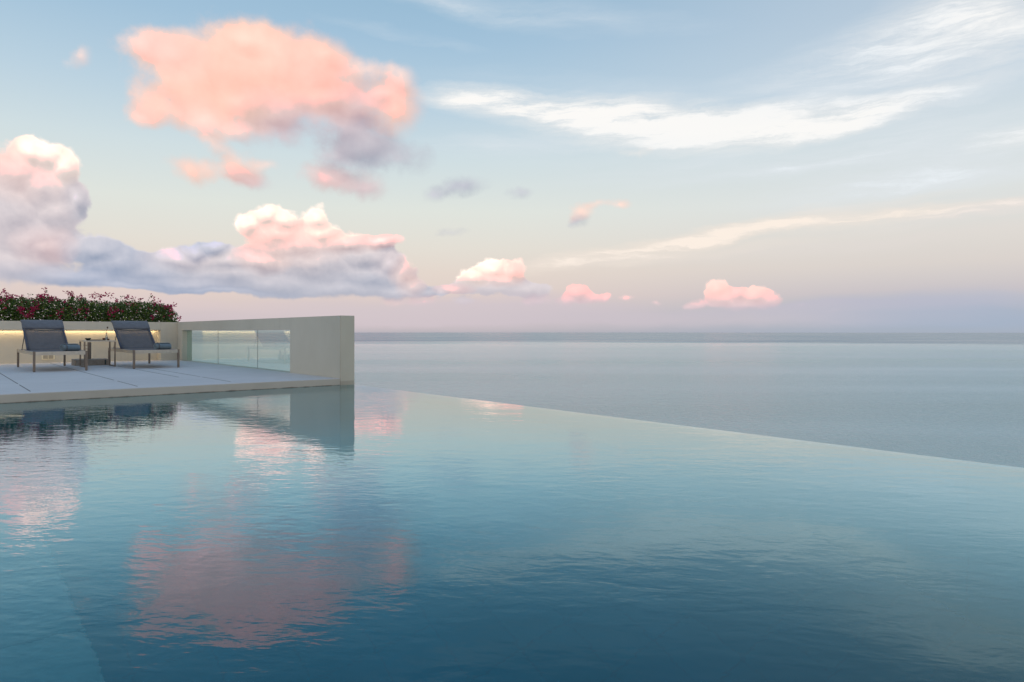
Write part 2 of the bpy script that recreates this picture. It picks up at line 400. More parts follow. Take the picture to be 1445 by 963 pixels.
# ------------------------------------------------------------------ back wall with lit niche
NX1 = 5.40*h; NZ = 1.07*h; NY = YB+.30; XW0 = XT0
bw = thing('back_wall', 'cream plastered wall with a long warmly lit niche behind the loungers', 'wall', (0, YB, 0))
bm = NB()
box(bm, (NX1, YB, -.3), (XI-.002, YB+.4, ZW-.002), .003)           # right end
box(bm, (XW0, YB, NZ), (NX1-.0005, YB+.4, ZW-.003), .003)          # upper band
box(bm, (XW0, NY, -.3), (NX1-.001, YB+.401, NZ+.001))              # niche back
wparent(obj('wall_body', bm, M['plaster']), bw)
bm = NB(); box(bm, (XW0+.1, NY-.06, NZ-.014), (NX1-.03, NY-.035, NZ-.002)); wparent(obj('light_strip', bm, M['led']), bw)
bm = NB(); box(bm, (XW0+.1, NY-.085, NZ-.020), (NX1-.01, NY-.079, NZ-.001)); wparent(obj('light_lip', bm, M['plaster']), bw)
# socket cover low on the niche wall
ux = 2.55*h
bm = NB(); box(bm, (ux-.11, NY-.022, .215*h), (ux+.11, NY-.001, .355*h), .006); so = wparent(obj('wall_socket', bm, M['white_plastic']), bw)
bm = NB(); box(bm, (ux-.085, NY-.027, .235*h), (ux-.005, NY-.0215, .335*h)); box(bm, (ux+.005, NY-.027, .235*h), (ux+.085, NY-.0215, .335*h))
c_ = obj('socket_cover', bm, simple('cover', (.42, .38, .30), .4)); c_.parent = so
# planter trough behind the wall
pl = thing('planter_trough', 'long plastered planter trough hidden behind the niche wall under the bougainvillea', 'planter', (0, YB+1, 0))
bm = NB(); box(bm, (XW0, YB+.402, -.3), (XI-.01, YB+1.3, ZW-.12)); wparent(obj('trough', bm, M['plaster']), pl)
bm = NB(); box(bm, (XW0+.06, YB+.46, ZW-.118), (XI-.07, YB+1.24, ZW-.05)); wparent(obj('soil', bm, M['soil']), pl)

# ------------------------------------------------------------------ bougainvillea hedge
random.seed(11)
hedge = thing('bougainvillea_hedge', 'dense dark green bougainvillea hedge with magenta flowers above the niche wall', 'hedge', (2.0, YB+.8, ZW))
from mathutils import noise as mn
def top_h(x):
    # height of the mass above the wall top
    e = min(1, max(0, (6.1*h-x)/.5)); e = math.sqrt(max(0, 1-(1-e)**2))
    return (.50 + .10*mn.noise(Vector((x*1.9, 3, 0))) + .05*mn.noise(Vector((x*6, 7, 0))) + .06*(2.2-x)/2.2*.5) * (.30+.70*e)
def leaf(bm, p, s, d=None):
    d = d or Vector((random.gauss(0, 1), random.gauss(0, 1), random.gauss(0, .7))).normalized()
    a = d.cross(Vector((random.gauss(0, 1), random.gauss(0, 1), random.gauss(0, 1)))).normalized(); n = d.cross(a)
    w = s*.36
    v = [bm.verts.new(q) for q in (p, p+d*s*.45+a*w+n*s*.08, p+d*s, p+d*s*.45-a*w+n*s*.08)]
    bm.faces.new((v[0], v[1], v[2])); bm.faces.new((v[0], v[2], v[3]))
def bract(bm, p, s):
    d0 = Vector((random.gauss(0, .6), random.gauss(0, .6), random.gauss(.3, .6))).normalized()
    x = d0.orthogonal().normalized(); y = d0.cross(x)
    for k in range(3):
        a = k*2.09+random.random(); d = (x*math.cos(a)+y*math.sin(a))*.8+d0*.6; leaf(bm, p, s*random.uniform(.8, 1.15), d.normalized())
lf, br_, stm = NB(), NB(), NB()
X0h, X1h = -1.3, 6.08*h
def inside(p):  # clumpy density
    return mn.noise(p*3.6) + .6*mn.noise(p*8.5) > -.42
n = 0
while n < 30000:
    x = random.uniform(X0h, X1h); z = random.random(); th = top_h(x)
    y = YB+.42+random.random()*.95
    yc = abs((y-YB-.85)/.5); zz = z*th*(1-.25*yc**2)
    p = Vector((x, y, ZW-.05+zz+.03))
    if not inside(p) and random.random() < .86: continue
    if zz < .03 and random.random() < .2: continue
    leaf(lf, p, random.uniform(.028, .056)); n += 1
# arching sprays with flowers at their tips
spr = []
for k in range(95):
    x = random.uniform(X0h, X1h-.02); th = top_h(x); base = Vector((x, YB+.5+random.random()*.7, ZW+th*.45))
    right = x > X1h-.5
    d = Vector((random.gauss(.25 if right else 0, .35), random.gauss(-.15, .35), 1)).normalized()
    L = th*.55+random.uniform(.02, .12)*(1 if random.random() < .8 else 1.4)
    if right: L *= .75
    pts = []; q = base.copy()
    for i in range(8):
        pts.append(q.copy()); q = q + d*L/7; d = (d+Vector((d.x*.12, d.y*.12, -.07))).normalized()
    tube(stm, pts, [.004-.0004*i for i in range(8)], 4)
    for i in range(3, 8):
        for _ in range(4 if i < 7 else 6): leaf(lf, pts[i]+Vector([random.gauss(0, .016) for _ in range(3)]), random.uniform(.018, .038))
    spr.append(pts)
fl = []
for pts in spr:
    if random.random() < .55: fl.append((pts[-1], random.randint(4, 10), .028))
for k in range(60):                                              # clusters on the face of the hedge
    x = random.uniform(X0h, X1h-.1); th = top_h(x); fl.append((Vector((x, YB+.44+random.random()*.1, ZW+random.uniform(.15, .95)*th)), random.randint(2, 7), .035))
def hp(px, py, v=23.75):                                           # the big clusters the photo shows
    r = (px-CX)/F; k = r*-.648+.762; Y = v/k; return Vector(((r*.762+.648)*Y*h, v*h, h+(HZ-py)*Y*h/F))
for (px, py, n_) in ((28, 436, 14), (34, 440, 14), (46, 438, 16), (52, 434, 12), (41, 444, 8), (55, 418, 14), (62, 416, 10), (6, 411, 8), (12, 419, 8), (94, 413, 6), (101, 414, 7), (129, 419, 12), (136, 416, 10), (142, 419, 12), (148, 416, 8), (158, 418, 9), (164, 424, 9), (158, 435, 6), (165, 437, 9), (156, 443, 7), (226, 425, 8), (234, 433, 9), (241, 437, 9), (247, 431, 7), (243, 446, 9), (252, 450, 7), (41, 457-10, 6), (179, 430, 5), (180, 417, 5), (114, 438, 5)):
    fl.append((hp(px, py), n_, .028))
for (c, n_, s) in fl:
    for _ in range(n_): bract(br_, c+Vector([random.gauss(0, s) for _ in range(3)]), random.uniform(.026, .042))
for k in range(26):
    x = random.uniform(X0h, X1h-.15); yb = YB+.8+random.uniform(-.2, .2); th = top_h(x)
    tube(stm, [(x, yb, ZW-.06), (x+random.gauss(0, .05), yb+random.gauss(0, .05), ZW+th*.3), (x+random.gauss(0, .12), yb+random.gauss(0, .1), ZW+th*.75)], [.014, .010, .004], 6)
wparent(obj('foliage', lf, M['leaf'], recalc=False), hedge); wparent(obj('stems', stm, M['bark']), hedge); wparent(obj('blossom', br_, M['bract'], recalc=False), hedge)

# ------------------------------------------------------------------ sun lounger
W, L, SH = 1.03*h, 2.92*h, .445*h
HY, TY = 1.80*h, 2.92*h
TZ = 1.165*h
def make_lounger():
    t = thing('sun_lounger', 'x', 'sun lounger')
    lw = .032
    for (sx, y) in ((-1, 0), (1, 0), (-1, L), (1, L)):
        bm = NB(); x = sx*(W/2-lw/2); yy = lw/2 if y == 0 else y-lw/2
        box(bm, (x-lw/2, yy-lw/2, .008), (x+lw/2, yy+lw/2, SH+.004), .002)
        lg = obj('leg', bm, M['bronze'], t)
        bm = NB(); box(bm, (x-lw*.4, yy-lw*.4, 0), (x+lw*.4, yy+lw*.4, .0085)); obj('foot_pad', bm, M['tray'], lg)
    bm = NB(); rh = .052
    for sx in (-1, 1):
        x = sx*(W/2-.014); box(bm, (x-.011, lw, SH-rh), (x+.011, L-lw, SH), .002)
    box(bm, (-W/2+lw, .002, SH-rh-.004), (W/2-lw, .026, SH), .002); box(bm, (-W/2+lw, L-.026, SH-rh), (W/2-lw, L-.002, SH), .002)
    obj('frame', bm, M['steel'], t)
    iw = W/2-.030
    g = []
    for i in range(15):
        y = .03+(HY-.02)*i/14; row = []
        for j in range(9):
            x = -iw+2*iw*j/8; sag = .068*(1-(x/iw)**2)*math.sin(math.pi*min(1, max(0, i/14)))**.6
            row.append((x, y, SH+.004*(1-i/14)-.004-sag))
        g.append(row)
    bm = NB(); sheet(bm, g, .004); obj('seat_sling', bm, M['hem'], t)
    # reclined back
    bwid = .435*h
    A = Vector((0, HY, SH+.004)); B = Vector((0, TY, TZ)); dv = (B-A); nrm = Vector((0, -dv.z, dv.y)).normalized()
    bm = NB(); g = []
    for i in range(11):
        s = i/10*.715; row = []
        for j in range(9):
            x = -bwid+.022+2*(bwid-.022)*j/8; sag = .022*(1-(x/bwid)**2)
            row.append(A+dv*s+Vector((x, 0, 0))-nrm*sag)
        g.append(row)
    sheet(bm, g, .003); bs = obj('back_sling', bm, M['sling'], t)
    bm = NB()
    for sx in (-1, 1):
        g = []
        for i in range(9):
            s = i/8*.73; g.append([A+dv*s+Vector((sx*(bwid-.032+.032*j), 0, .0)) + nrm*(.002) for j in range(2)])
        sheet(bm, g, .006)
    g = [[A+dv*(.70+.0225*i)+Vector((-bwid+.002+2*(bwid-.002)*j, 0, 0))+nrm*.001 for j in range(2)] for i in range(2)]
    sheet(bm, g, .008)
    obj('hem', bm, M['hem'], bs)
    bm = NB()
    for sx in (-1, 1): flatbar(bm, A+Vector((sx*(bwid-.016), 0, 0))-nrm*.012, B+Vector((sx*(bwid-.016), 0, 0))-nrm*.012, .022, .018)
    flatbar(bm, B+Vector((-bwid+.027, 0, 0))-nrm*.0125, B+Vector((bwid-.027, 0, 0))-nrm*.0125, .016, .016, nrm)
    flatbar(bm, A+Vector((-iw, 0, 0))-nrm*.016, A+Vector((iw, 0, 0))-nrm*.016, .02, .016, nrm)
    obj('back_frame', bm, M['bronze'], t)
    # headrest pad wrapping over the top
    bm = NB(); g = []
    path = []
    for i in range(12):
        s = .72+.295*i/11; path.append(A+dv*s+nrm*(.004+.020*math.sin(math.pi*min(1, i/11))**.7))
    for k in range(1, 5):
        a = math.pi*k/4*.8; path.append(A+dv*1.015+nrm*(.004-.022*(1-math.cos(a)))+dv.normalized()*.014*math.sin(a))
    for p in path: g.append([p+Vector((-bwid-.004+2*(bwid+.004)*j/8, 0, 0)) for j in range(9)])
    sheet(bm, g, .009); obj('headrest', bm, M['pad'], t)
    # struts
    for sx in (-1, 1):
        bm = NB(); m_ = A+dv*.50+Vector((sx*(bwid-.01), 0, 0))-nrm*.022
        flatbar(bm, m_, Vector((sx*(bwid+.012), m_.y+.13, SH-.03)), .012, .008); obj('back_strut', bm, M['bronze'], t)
    return t
GR = 'sun loungers on the terrace'
l1 = make_lounger(); l1.location = (2.20*h, 18.13*h, ZD); l1.rotation_euler = (0, 0, R(1.2))
l1['label'] = 'blue-grey sling lounger nearer the left picture edge with wall socket behind it'; l1['group'] = GR
def copy_tree(o, parent=None):
    c = o.copy(); C.objects.link(c)
    if parent: c.parent = parent; c.matrix_parent_inverse = o.matrix_parent_inverse.copy()
    for ch in [x for x in bpy.data.objects if x.parent == o]: copy_tree(ch, c)
    return c
l2 = copy_tree(l1); l2.location = (4.175*h, 18.25*h, ZD); l2.rotation_euler = (0, 0, R(.4))
l2['label'] = 'blue-grey sling lounger between the side table and the glazed wall'

# rolled towels
def make_towel(label, loc, rz):
    t = thing('rolled_towel', label, 'towel', loc, rz, 'rolled towels on the loungers')
    bm = NB(); Lt = .26; turns = 3.3; n = 84; r0, r1 = .010, .064; g = []
    for i in range(n+1):
        a = 2*math.pi*turns*i/n; r = r0+(r1-r0)*i/n
        r_ = r*(1+.04*math.sin(a*2+1))
        row = []
        for j in range(11):
            u = j/10; end = 1-.10*(abs(2*u-1))**6
            row.append((-Lt/2+Lt*u+.006*math.sin(a*1.3+j)*(.5), r_*math.cos(a)*end*1.06, .067+r_*math.sin(a)*end*.98))
        g.append(row)
    sheet(bm, g, .010); obj('towel_roll', bm, M['towel'], t)
    bm = NB(); g = []
    for i in range(25):
        a = 2*math.pi*i/24; r = .066
        g.append([(-Lt/2+.035+.012*j, r*math.cos(a)*1.06, .067+r*math.sin(a)*.98) for j in range(2)])
    sheet(bm, g, .007); obj('woven_band', bm, M['pad'], t)
    return t
def place(px, py, v, z=None):
    """world point of a photo pixel at depth v (in eye heights)"""
    r = (px-CX)/F; k = r*-.648+.762; Y = v/k
    return Vector(((r*.762+.648)*Y*h, v*h, h+(HZ-py)*Y*h/F))
make_towel('rolled grey-blue towel on the lounger nearer the left picture edge', (2.47*h, 18.85*h, ZD+SH-.018), R(24))
make_towel('rolled grey-blue towel on the lounger beside the glazed wall', (4.47*h, 18.95*h, ZD+SH-.018), R(14))

# ------------------------------------------------------------------ side table and things on it
TX0, TX1, TY0, TY1, TH = 2.875*h, 3.57*h, 19.75*h, 20.45*h, .665*h
tb = thing('side_table', 'small square steel side table between the two loungers', 'table', ((TX0+TX1)/2, (TY0+TY1)/2, ZD))
hw, hd = (TX1-TX0)/2, (TY1-TY0)/2
bm = NB(); box(bm, (-hw, -hd, TH-.022), (hw, hd, TH), .002); obj('table_top', bm, M['steel'], tb)
for sx in (-1, 1):
    x = sx*(hw-.012)
    for sy in (-1, 1):
        bm = NB(); y = sy*(hd-.012); box(bm, (x-.011, y-.011, .0), (x+.011, y+.011, TH-.0225), .001); obj('leg', bm, M['bronze'], tb)
    bm = NB(); box(bm, (x-.0105, -hd+.0235, .001), (x+.0105, hd-.0235, .019)); obj('floor_rail', bm, M['bronze'], tb)
tx, ty, tz = tb.location; zt = tz+TH+.0005
bm = NB(); box(bm, (-.13, -.07, 0), (.13, .07, .006), .002)
box(bm, (-.13, -.07, .006), (-.124, .07, .014)); box(bm, (.124, -.07, .006), (.13, .07, .014)); box(bm, (-.124, -.07, .006), (.124, -.064, .014)); box(bm, (-.124, .064, .006), (.124, .07, .014))
o = obj('serving_tray', bm, M['tray']); o.location = (tx-.02, ty-.03, zt); tag(o, 'thin black serving tray lying on the side table', 'tray')
o = NB(); lathe(o, [(.022, 0), (.028, .008), (.044, .028), (.046, .042), (.040, .042), (.026, .016)], (0, 0, 0)); o = obj('bowl', o, simple('dark_green_glaze', (.02, .028, .02), .25)); o.location = (tx-.165, ty-.12, zt)
tag(o, 'small dark bowl at the left corner of the side table', 'bowl')
for dx, dy, lab in ((.095, -.02, 'small amber-brown cup at the left of the glass bottle'), (.165, .02, 'small amber-brown cup at the right of the glass bottle')):
    q = NB(); lathe(q, [(.016, 0), (.024, .008), (.026, .028), (.022, .028), (.018, .010)], (0, 0, 0)); q = obj('cup', q, M['amber']); q.location = (tx+dx, ty+dy, zt+.015*(dx < .12))
    tag(q, lab, 'cup', 'cups on the side table')
vz = thing('bud_vase', 'slim clear glass vase holding one thin stem on the side table', 'vase', (tx+.128, ty-.06, zt+.0146))
q = NB(); lathe(q, [(.018, 0), (.020, .004), (.020, .05), (.010, .075), (.009, .11), (.011, .115), (.008, .115), (.007, .078), (.016, .05), (.016, .008)], (0, 0, 0)); obj('vase_body', q, M['clear'], vz)
q = NB(); tube(q, [(0, 0, .01), (.002, 0, .1), (.006, 0, .16), (.014, 0, .20)], .0022, 5); st = obj('stem', q, M['bark'], vz)
q = NB(); lathe(q, [(.002, 0), (.010, .008), (.013, .018), (.009, .03), (.002, .036)], (.016, 0, .196), 10); obj('flower_bud', q, simple('bud', (.10, .05, .03), .7), st)
# parasol base behind the table
pb = thing('parasol_base', 'low grey slab parasol base with empty steel tube behind the table', 'parasol base', (3.23*h, 21.15*h, ZD))
q = NB(); box(q, (-.275, -.22, .0), (.275, .22, .112), .006); obj('base_slab', q, M['stone_base'], pb)
q = NB(); box(q, (.19, -.226, .012), (.215, -.2195, .098)); obj('slot_plate', q, M['dark_line'], pb)
q = NB()
tube(q, [(-.02, 0, .1115), (-.02, 0, .425)], .030, 20, cap=False); tube(q, [(-.02, 0, .112), (-.02, 0, .4245)], .026, 20, cap=False); tb_ = obj('tube', q, M['bronze'], pb)
for zz in (.30, .37):
    q = NB(); tube(q, [(-.048, 0, zz), (-.09, -.01, zz)], .006, 8); tube(q, [(-.09, -.01, zz), (-.11, -.015, zz)], .016, 10); obj('clamp_knob', q, M['bronze'], tb_)

# ------------------------------------------------------------------ camera
cam = bpy.data.cameras.new('camera'); co = bpy.data.objects.new('camera', cam); C.objects.link(co)
cam.sensor_width = 36; cam.lens = F*36/1445; cam.clip_end = 200000; cam.clip_start = .05
cam.shift_y = (HZ-481.5)/1445.0*1.0
co.location = (0, 0, h); co.rotation_euler = (R(90), 0, -YAW); sc.camera = co

# ------------------------------------------------------------------ sky
w = bpy.data.worlds.new('World'); sc.world = w; w.use_nodes = True
t = NT(w.node_tree); bg = t.n['Background']
SUN_EL, SUN_AZ = 4.0, math.degrees(YAW)+180-4     # azimuth clockwise from +Y
def ae(px, py):
    x = (px-CX); y = HZ-py
    return math.degrees(math.atan2(x, F)), math.degrees(math.atan2(y, math.hypot(x, F)))
# warped coordinates
def warp(t, P, D, sc1, a1, sc2, a2, dt=6, rg=.62):
    n1 = t.vmath('SUBTRACT', t.noise(D, sc1, 3, .5, 'Color'), (.5, .5, .5)); n2 = t.vmath('SUBTRACT', t.noise(D, sc2, dt, rg, 'Color'), (.5, .5, .5))
    return t.vmath('MULTIPLY_ADD', n2, (a2, a2*.8, 0), t.vmath('MULTIPLY_ADD', n1, (a1, a1*.7, 0), P))
def near(b, ext, cell, m=2.2):
    (px, py, rx, ry, rot, col, wt_) = b; r_ = max(rx, ry)*ext
    rx_, ry_ = (rx*ext, ry*ext) if abs(rot) < 12 else (r_, r_)
    ry_ += rx_*abs(math.sin(R(rot)))
    a0, e0 = ae(px-rx_, py); a1, e1 = ae(px+rx_, py); eb = ae(px, py+ry_)[1]; et = ae(px, py-ry_)[1]
    return a0-m < cell[1] and a1+m > cell[0] and eb-m < cell[3] and et+m > cell[2]
LC = lambda *c: lin(c)
def elr(*stops): return [(math.sqrt(max(0, e)/90), lin(c)) for e, c in stops]
def puffs(Pw, blobs, ext):
    H = None
    for (px, py, rx, ry, rot, col, wt_) in blobs:
        a0, e0 = ae(px, py); a1 = ae(px+rx, py)[0]; a2 = ae(px-rx, py)[0]; e1 = ae(px, py-ry)[1]; e2 = ae(px, py+ry)[1]
        mp = t.node('ShaderNodeMapping', {'Vector': Pw, 'Location': (a0+JIT[0]*2e-5, e0, 0), 'Rotation': (0, 0, R(rot)), 'Scale': ((a1-a2)/2*ext, (e1-e2)/2*ext, 1)}, vector_type='TEXTURE').outputs[0]
        g = t.node('ShaderNodeTexGradient', {'Vector': mp}, gradient_type='SPHERICAL').outputs['Fac']
        H = g if H is None else t.math('MAXIMUM', H, g)
    return H
def context(t_):
    global t, sky, D, Dr, sx, AZ, EL, P, ef, gradL, gradR, grad, nis, base, Pc, Pb, Pk, Ph, Dw, fibA
    t = t_
    sky = t.node('ShaderNodeTexSky', sky_type='NISHITA', sun_disc=False, sun_elevation=R(SUN_EL), sun_rotation=R(SUN_AZ), altitude=40, air_density=1.0, dust_density=1.2, ozone_density=2.0)
    D = t.node('ShaderNodeTexCoord').outputs['Generated']
    D = t.vmath('NORMALIZE', D)
    Dr = t.node('ShaderNodeMapping', {'Vector': D, 'Rotation': (0, 0, YAW)}).outputs[0]     # azimuth 0 = towards the open sea
    sx = t.node('ShaderNodeSeparateXYZ', {0: Dr})
    AZ = t.math('MULTIPLY', t.math('ARCTAN2', sx.outputs[0], sx.outputs[1]), 57.29578)
    EL = t.math('MULTIPLY', t.math('ARCSINE', sx.outputs[2]), 57.29578)
    P = t.node('ShaderNodeCombineXYZ', {0: AZ, 1: EL, 2: 0.0}).outputs[0]
    ef = t.math('SQRT', t.math('DIVIDE', t.math('MAXIMUM', EL, 0), 90), clamp=True)
    gradL = t.ramp(ef, elr((0, (184, 180, 188)), (1.5, (213, 200, 200)), (3, (228, 210, 204)), (5, (232, 218, 208)), (7, (232, 226, 216)), (10, (228, 232, 225)), (14, (212, 226, 230)), (18, (190, 213, 228)), (23, (165, 197, 221)), (27, (152, 188, 214)), (45, (125, 165, 200)), (90, (100, 145, 188))))
    gradR = t.ramp(ef, elr((0, (170, 180, 196)), (1.5, (173, 184, 198)), (3, (204, 198, 203)), (5, (222, 214, 209)), (7, (227, 222, 216)), (10, (225, 229, 228)), (14, (214, 225, 230)), (18, (200, 216, 229)), (23, (186, 205, 222)), (27, (176, 198, 218)), (45, (135, 170, 205)), (90, (100, 145, 188))))
    grad = t.mix(t.rng(AZ, -8, 34, 0, 1, True), gradL, gradR)
    nis = t.vmath('SCALE', sky.outputs[0], scale=.10)
    base = t.mix(.05, grad, nis)
    Pc = warp(t, P, t.vmath('MULTIPLY', Dr, (1, 1, 3)), 2.0, 1.8, 9, 2.2)
    Pb = warp(t, P, Dr, 7, 2.0, 22, 1.3)
    Pk = warp(t, P, Dr, 16, 1.3, 45, .6, 2, .5)
    Ph = warp(t, P, t.vmath('MULTIPLY', Dr, (1, 1, 4)), 3, 3.5, 14, .9)
    Dw = t.vmath('MULTIPLY_ADD', t.noise(Dr, 30, 3, .5, 'Color'), (.02, .02, .02), Dr)
    fibA = t.node('ShaderNodeMapping', {'Vector': Pc, 'Rotation': (0, 0, R(-5)), 'Scale': (.09, .75, 1)}).outputs[0]
JIT = [0]
def layer(Pw, blobs, ext=1.55):
    S = None; Cc = None
    for (px, py, rx, ry, rot, col, wt_) in blobs:
        a0, e0 = ae(px, py); a1 = ae(px+rx, py)[0]; a2 = ae(px-rx, py)[0]; e1 = ae(px, py-ry)[1]; e2 = ae(px, py+ry)[1]
        ra, re = (a1-a2)/2*ext, (e1-e2)/2*ext
        mp = t.node('ShaderNodeMapping', {'Vector': Pw, 'Location': (a0+JIT[0]*2e-5, e0, 0), 'Rotation': (0, 0, R(rot)), 'Scale': (ra, re, 1)}, vector_type='TEXTURE').outputs[0]
        g = t.node('ShaderNodeTexGradient', {'Vector': mp}, gradient_type='SPHERICAL').outputs['Fac']
        if wt_ != 1: g = t.math('MULTIPLY', g, wt_)
        wv = t.math('POWER', g, 1.5) if False else g
        S = g if S is None else t.math('ADD', S, g)
        sc_ = t.vmath('SCALE', lin(col), scale=g)
        Cc = sc_ if Cc is None else t.vmath('ADD', Cc, sc_)
    inv = t.math('DIVIDE', 1, t.math('MAXIMUM', S, 1e-4))
    return S, t.vmath('SCALE', Cc, scale=inv)
WH = (245, 242, 238); WC = (243, 230, 218); WB = (226, 232, 237)
cir = [(680, 138, 60, 15, -4, WH, 1.2), (770, 152, 120, 20, -5, WH, 1.4), (900, 168, 140, 24, -3, WH, 1.5), (1030, 180, 140, 22, 2, WH, 1.5), (1150, 174, 110, 17, 8, WH, 1.3), (1240, 158, 90, 12, 10, WH, 1.0), (1320, 142, 70, 12, 8, WB, .7), (960, 195, 260, 34, 0, WB, .45), (820, 125, 160, 18, -4, WB, .4), (1180, 120, 160, 24, 6, WB, .5),
  (1150, 98, 100, 22, 2, WB, .8), (1290, 80, 150, 50, 0, WB, .55), (1400, 25, 150, 55, 0, WH, 1.1), (1240, 55, 110, 22, 8, WB, .6), (1380, 130, 170, 50, 8, WB, .4), (1330, 215, 190, 34, 4, WB, .9), (1440, 195, 60, 14, 0, WH, .6),
  (640, 10, 130, 14, -10, WB, .6), (800, 20, 150, 16, -6, WB, .5), (570, 50, 90, 8, -8, WB, .35), (960, 235, 160, 10, 6, WB, .4), (700, 205, 90, 14, 0, WB, .5),
  (800, 366, 80, 7, 7, WC, 1.0), (900, 350, 120, 8, 6, WC, 1.1), (1000, 334, 110, 10, 12, WC, 1.1), (1100, 314, 150, 9, 6, WC, 1.1), (1240, 308, 150, 9, 2, WC, 1.3), (1390, 299, 140, 8, 6, (236, 226, 220), 1.3), (930, 362, 160, 7, 5, WC, .5),
  (1050, 352, 220, 10, 2, (228, 220, 216), .4), (1250, 345, 220, 9, 3, (226, 218, 214), .4), (1300, 255, 200, 18, 4, WB, .9), (1100, 235, 170, 12, 4, WB, .8)]
PE = (254, 211, 190); P2 = (252, 205, 188); PL = (248, 213, 201); GY = (182, 182, 194); MV = (208, 184, 190); G2 = (172, 176, 192)
soft = [(200, 62, 36, 18, 8, PL, .9), (245, 75, 40, 28, 0, PL, 1), (265, 110, 60, 48, 0, PE, 1), (330, 95, 75, 52, 0, PE, 1.2), (380, 85, 60, 44, 0, PE, 1.1), (350, 55, 40, 18, 0, PE, .8), (345, 140, 60, 34, 0, PE, 1), (440, 95, 48, 46, 0, P2, 1.1), (455, 70, 26, 20, 0, PE, .8),
  (460, 135, 50, 30, 0, P2, 1), (390, 160, 45, 26, 0, MV, .8), (225, 150, 38, 24, -10, P2, 1.0), (205, 165, 20, 12, 0, PL, .7), (290, 172, 36, 22, -30, PL, .85), (500, 150, 36, 24, 0, MV, .9), (520, 100, 40, 16, -10, PL, .75), (565, 112, 22, 16, -30, PL, .7), (538, 132, 26, 18, 0, PL, .8), (558, 156, 34, 27, 0, P2, 1.3),
  (480, 182, 60, 24, -10, MV, .7), (503, 203, 46, 26, 0, GY, .92), (562, 225, 40, 22, 0, GY, .92), (470, 220, 26, 10, 0, MV, .35), (490, 232, 30, 16, 0, GY, .6), (455, 252, 32, 17, -6, (226, 192, 190), 1.1), (512, 262, 36, 16, -8, (212, 190, 194), 1.1),
  (272, 236, 28, 18, -15, P2, 1.0), (330, 236, 32, 20, -8, P2, 1.05), (350, 254, 28, 13, -15, MV, .9), (300, 200, 26, 12, -30, PL, .6), (340, 185, 30, 14, 0, PL, .6), (390, 195, 42, 20, 0, MV, .7), (375, 232, 18, 9, 0, PL, .7),
  (122, 84, 15, 15, 0, PL, .75), (98, 95, 14, 8, 0, PL, .4), (654, 264, 32, 13, 8, G2, .85), (612, 275, 16, 9, 0, G2, .5), (736, 272, 17, 9, 10, G2, .7), (818, 300, 16, 9, 10, P2, .9), (812, 313, 15, 8, 5, G2, .7), (842, 290, 13, 4.5, 5, P2, .6), (874, 290, 15, 6, 0, P2, .8), (637, 330, 20, 6, 0, G2, .35), (900, 216, 22, 7, 10, WC, .4)]
CRM = (253, 236, 224); PK = (250, 216, 206); P3 = (241, 202, 198); LV = (208, 201, 207); LG = (190, 192, 205); BG = (172, 182, 204); CG = (222, 208, 212)
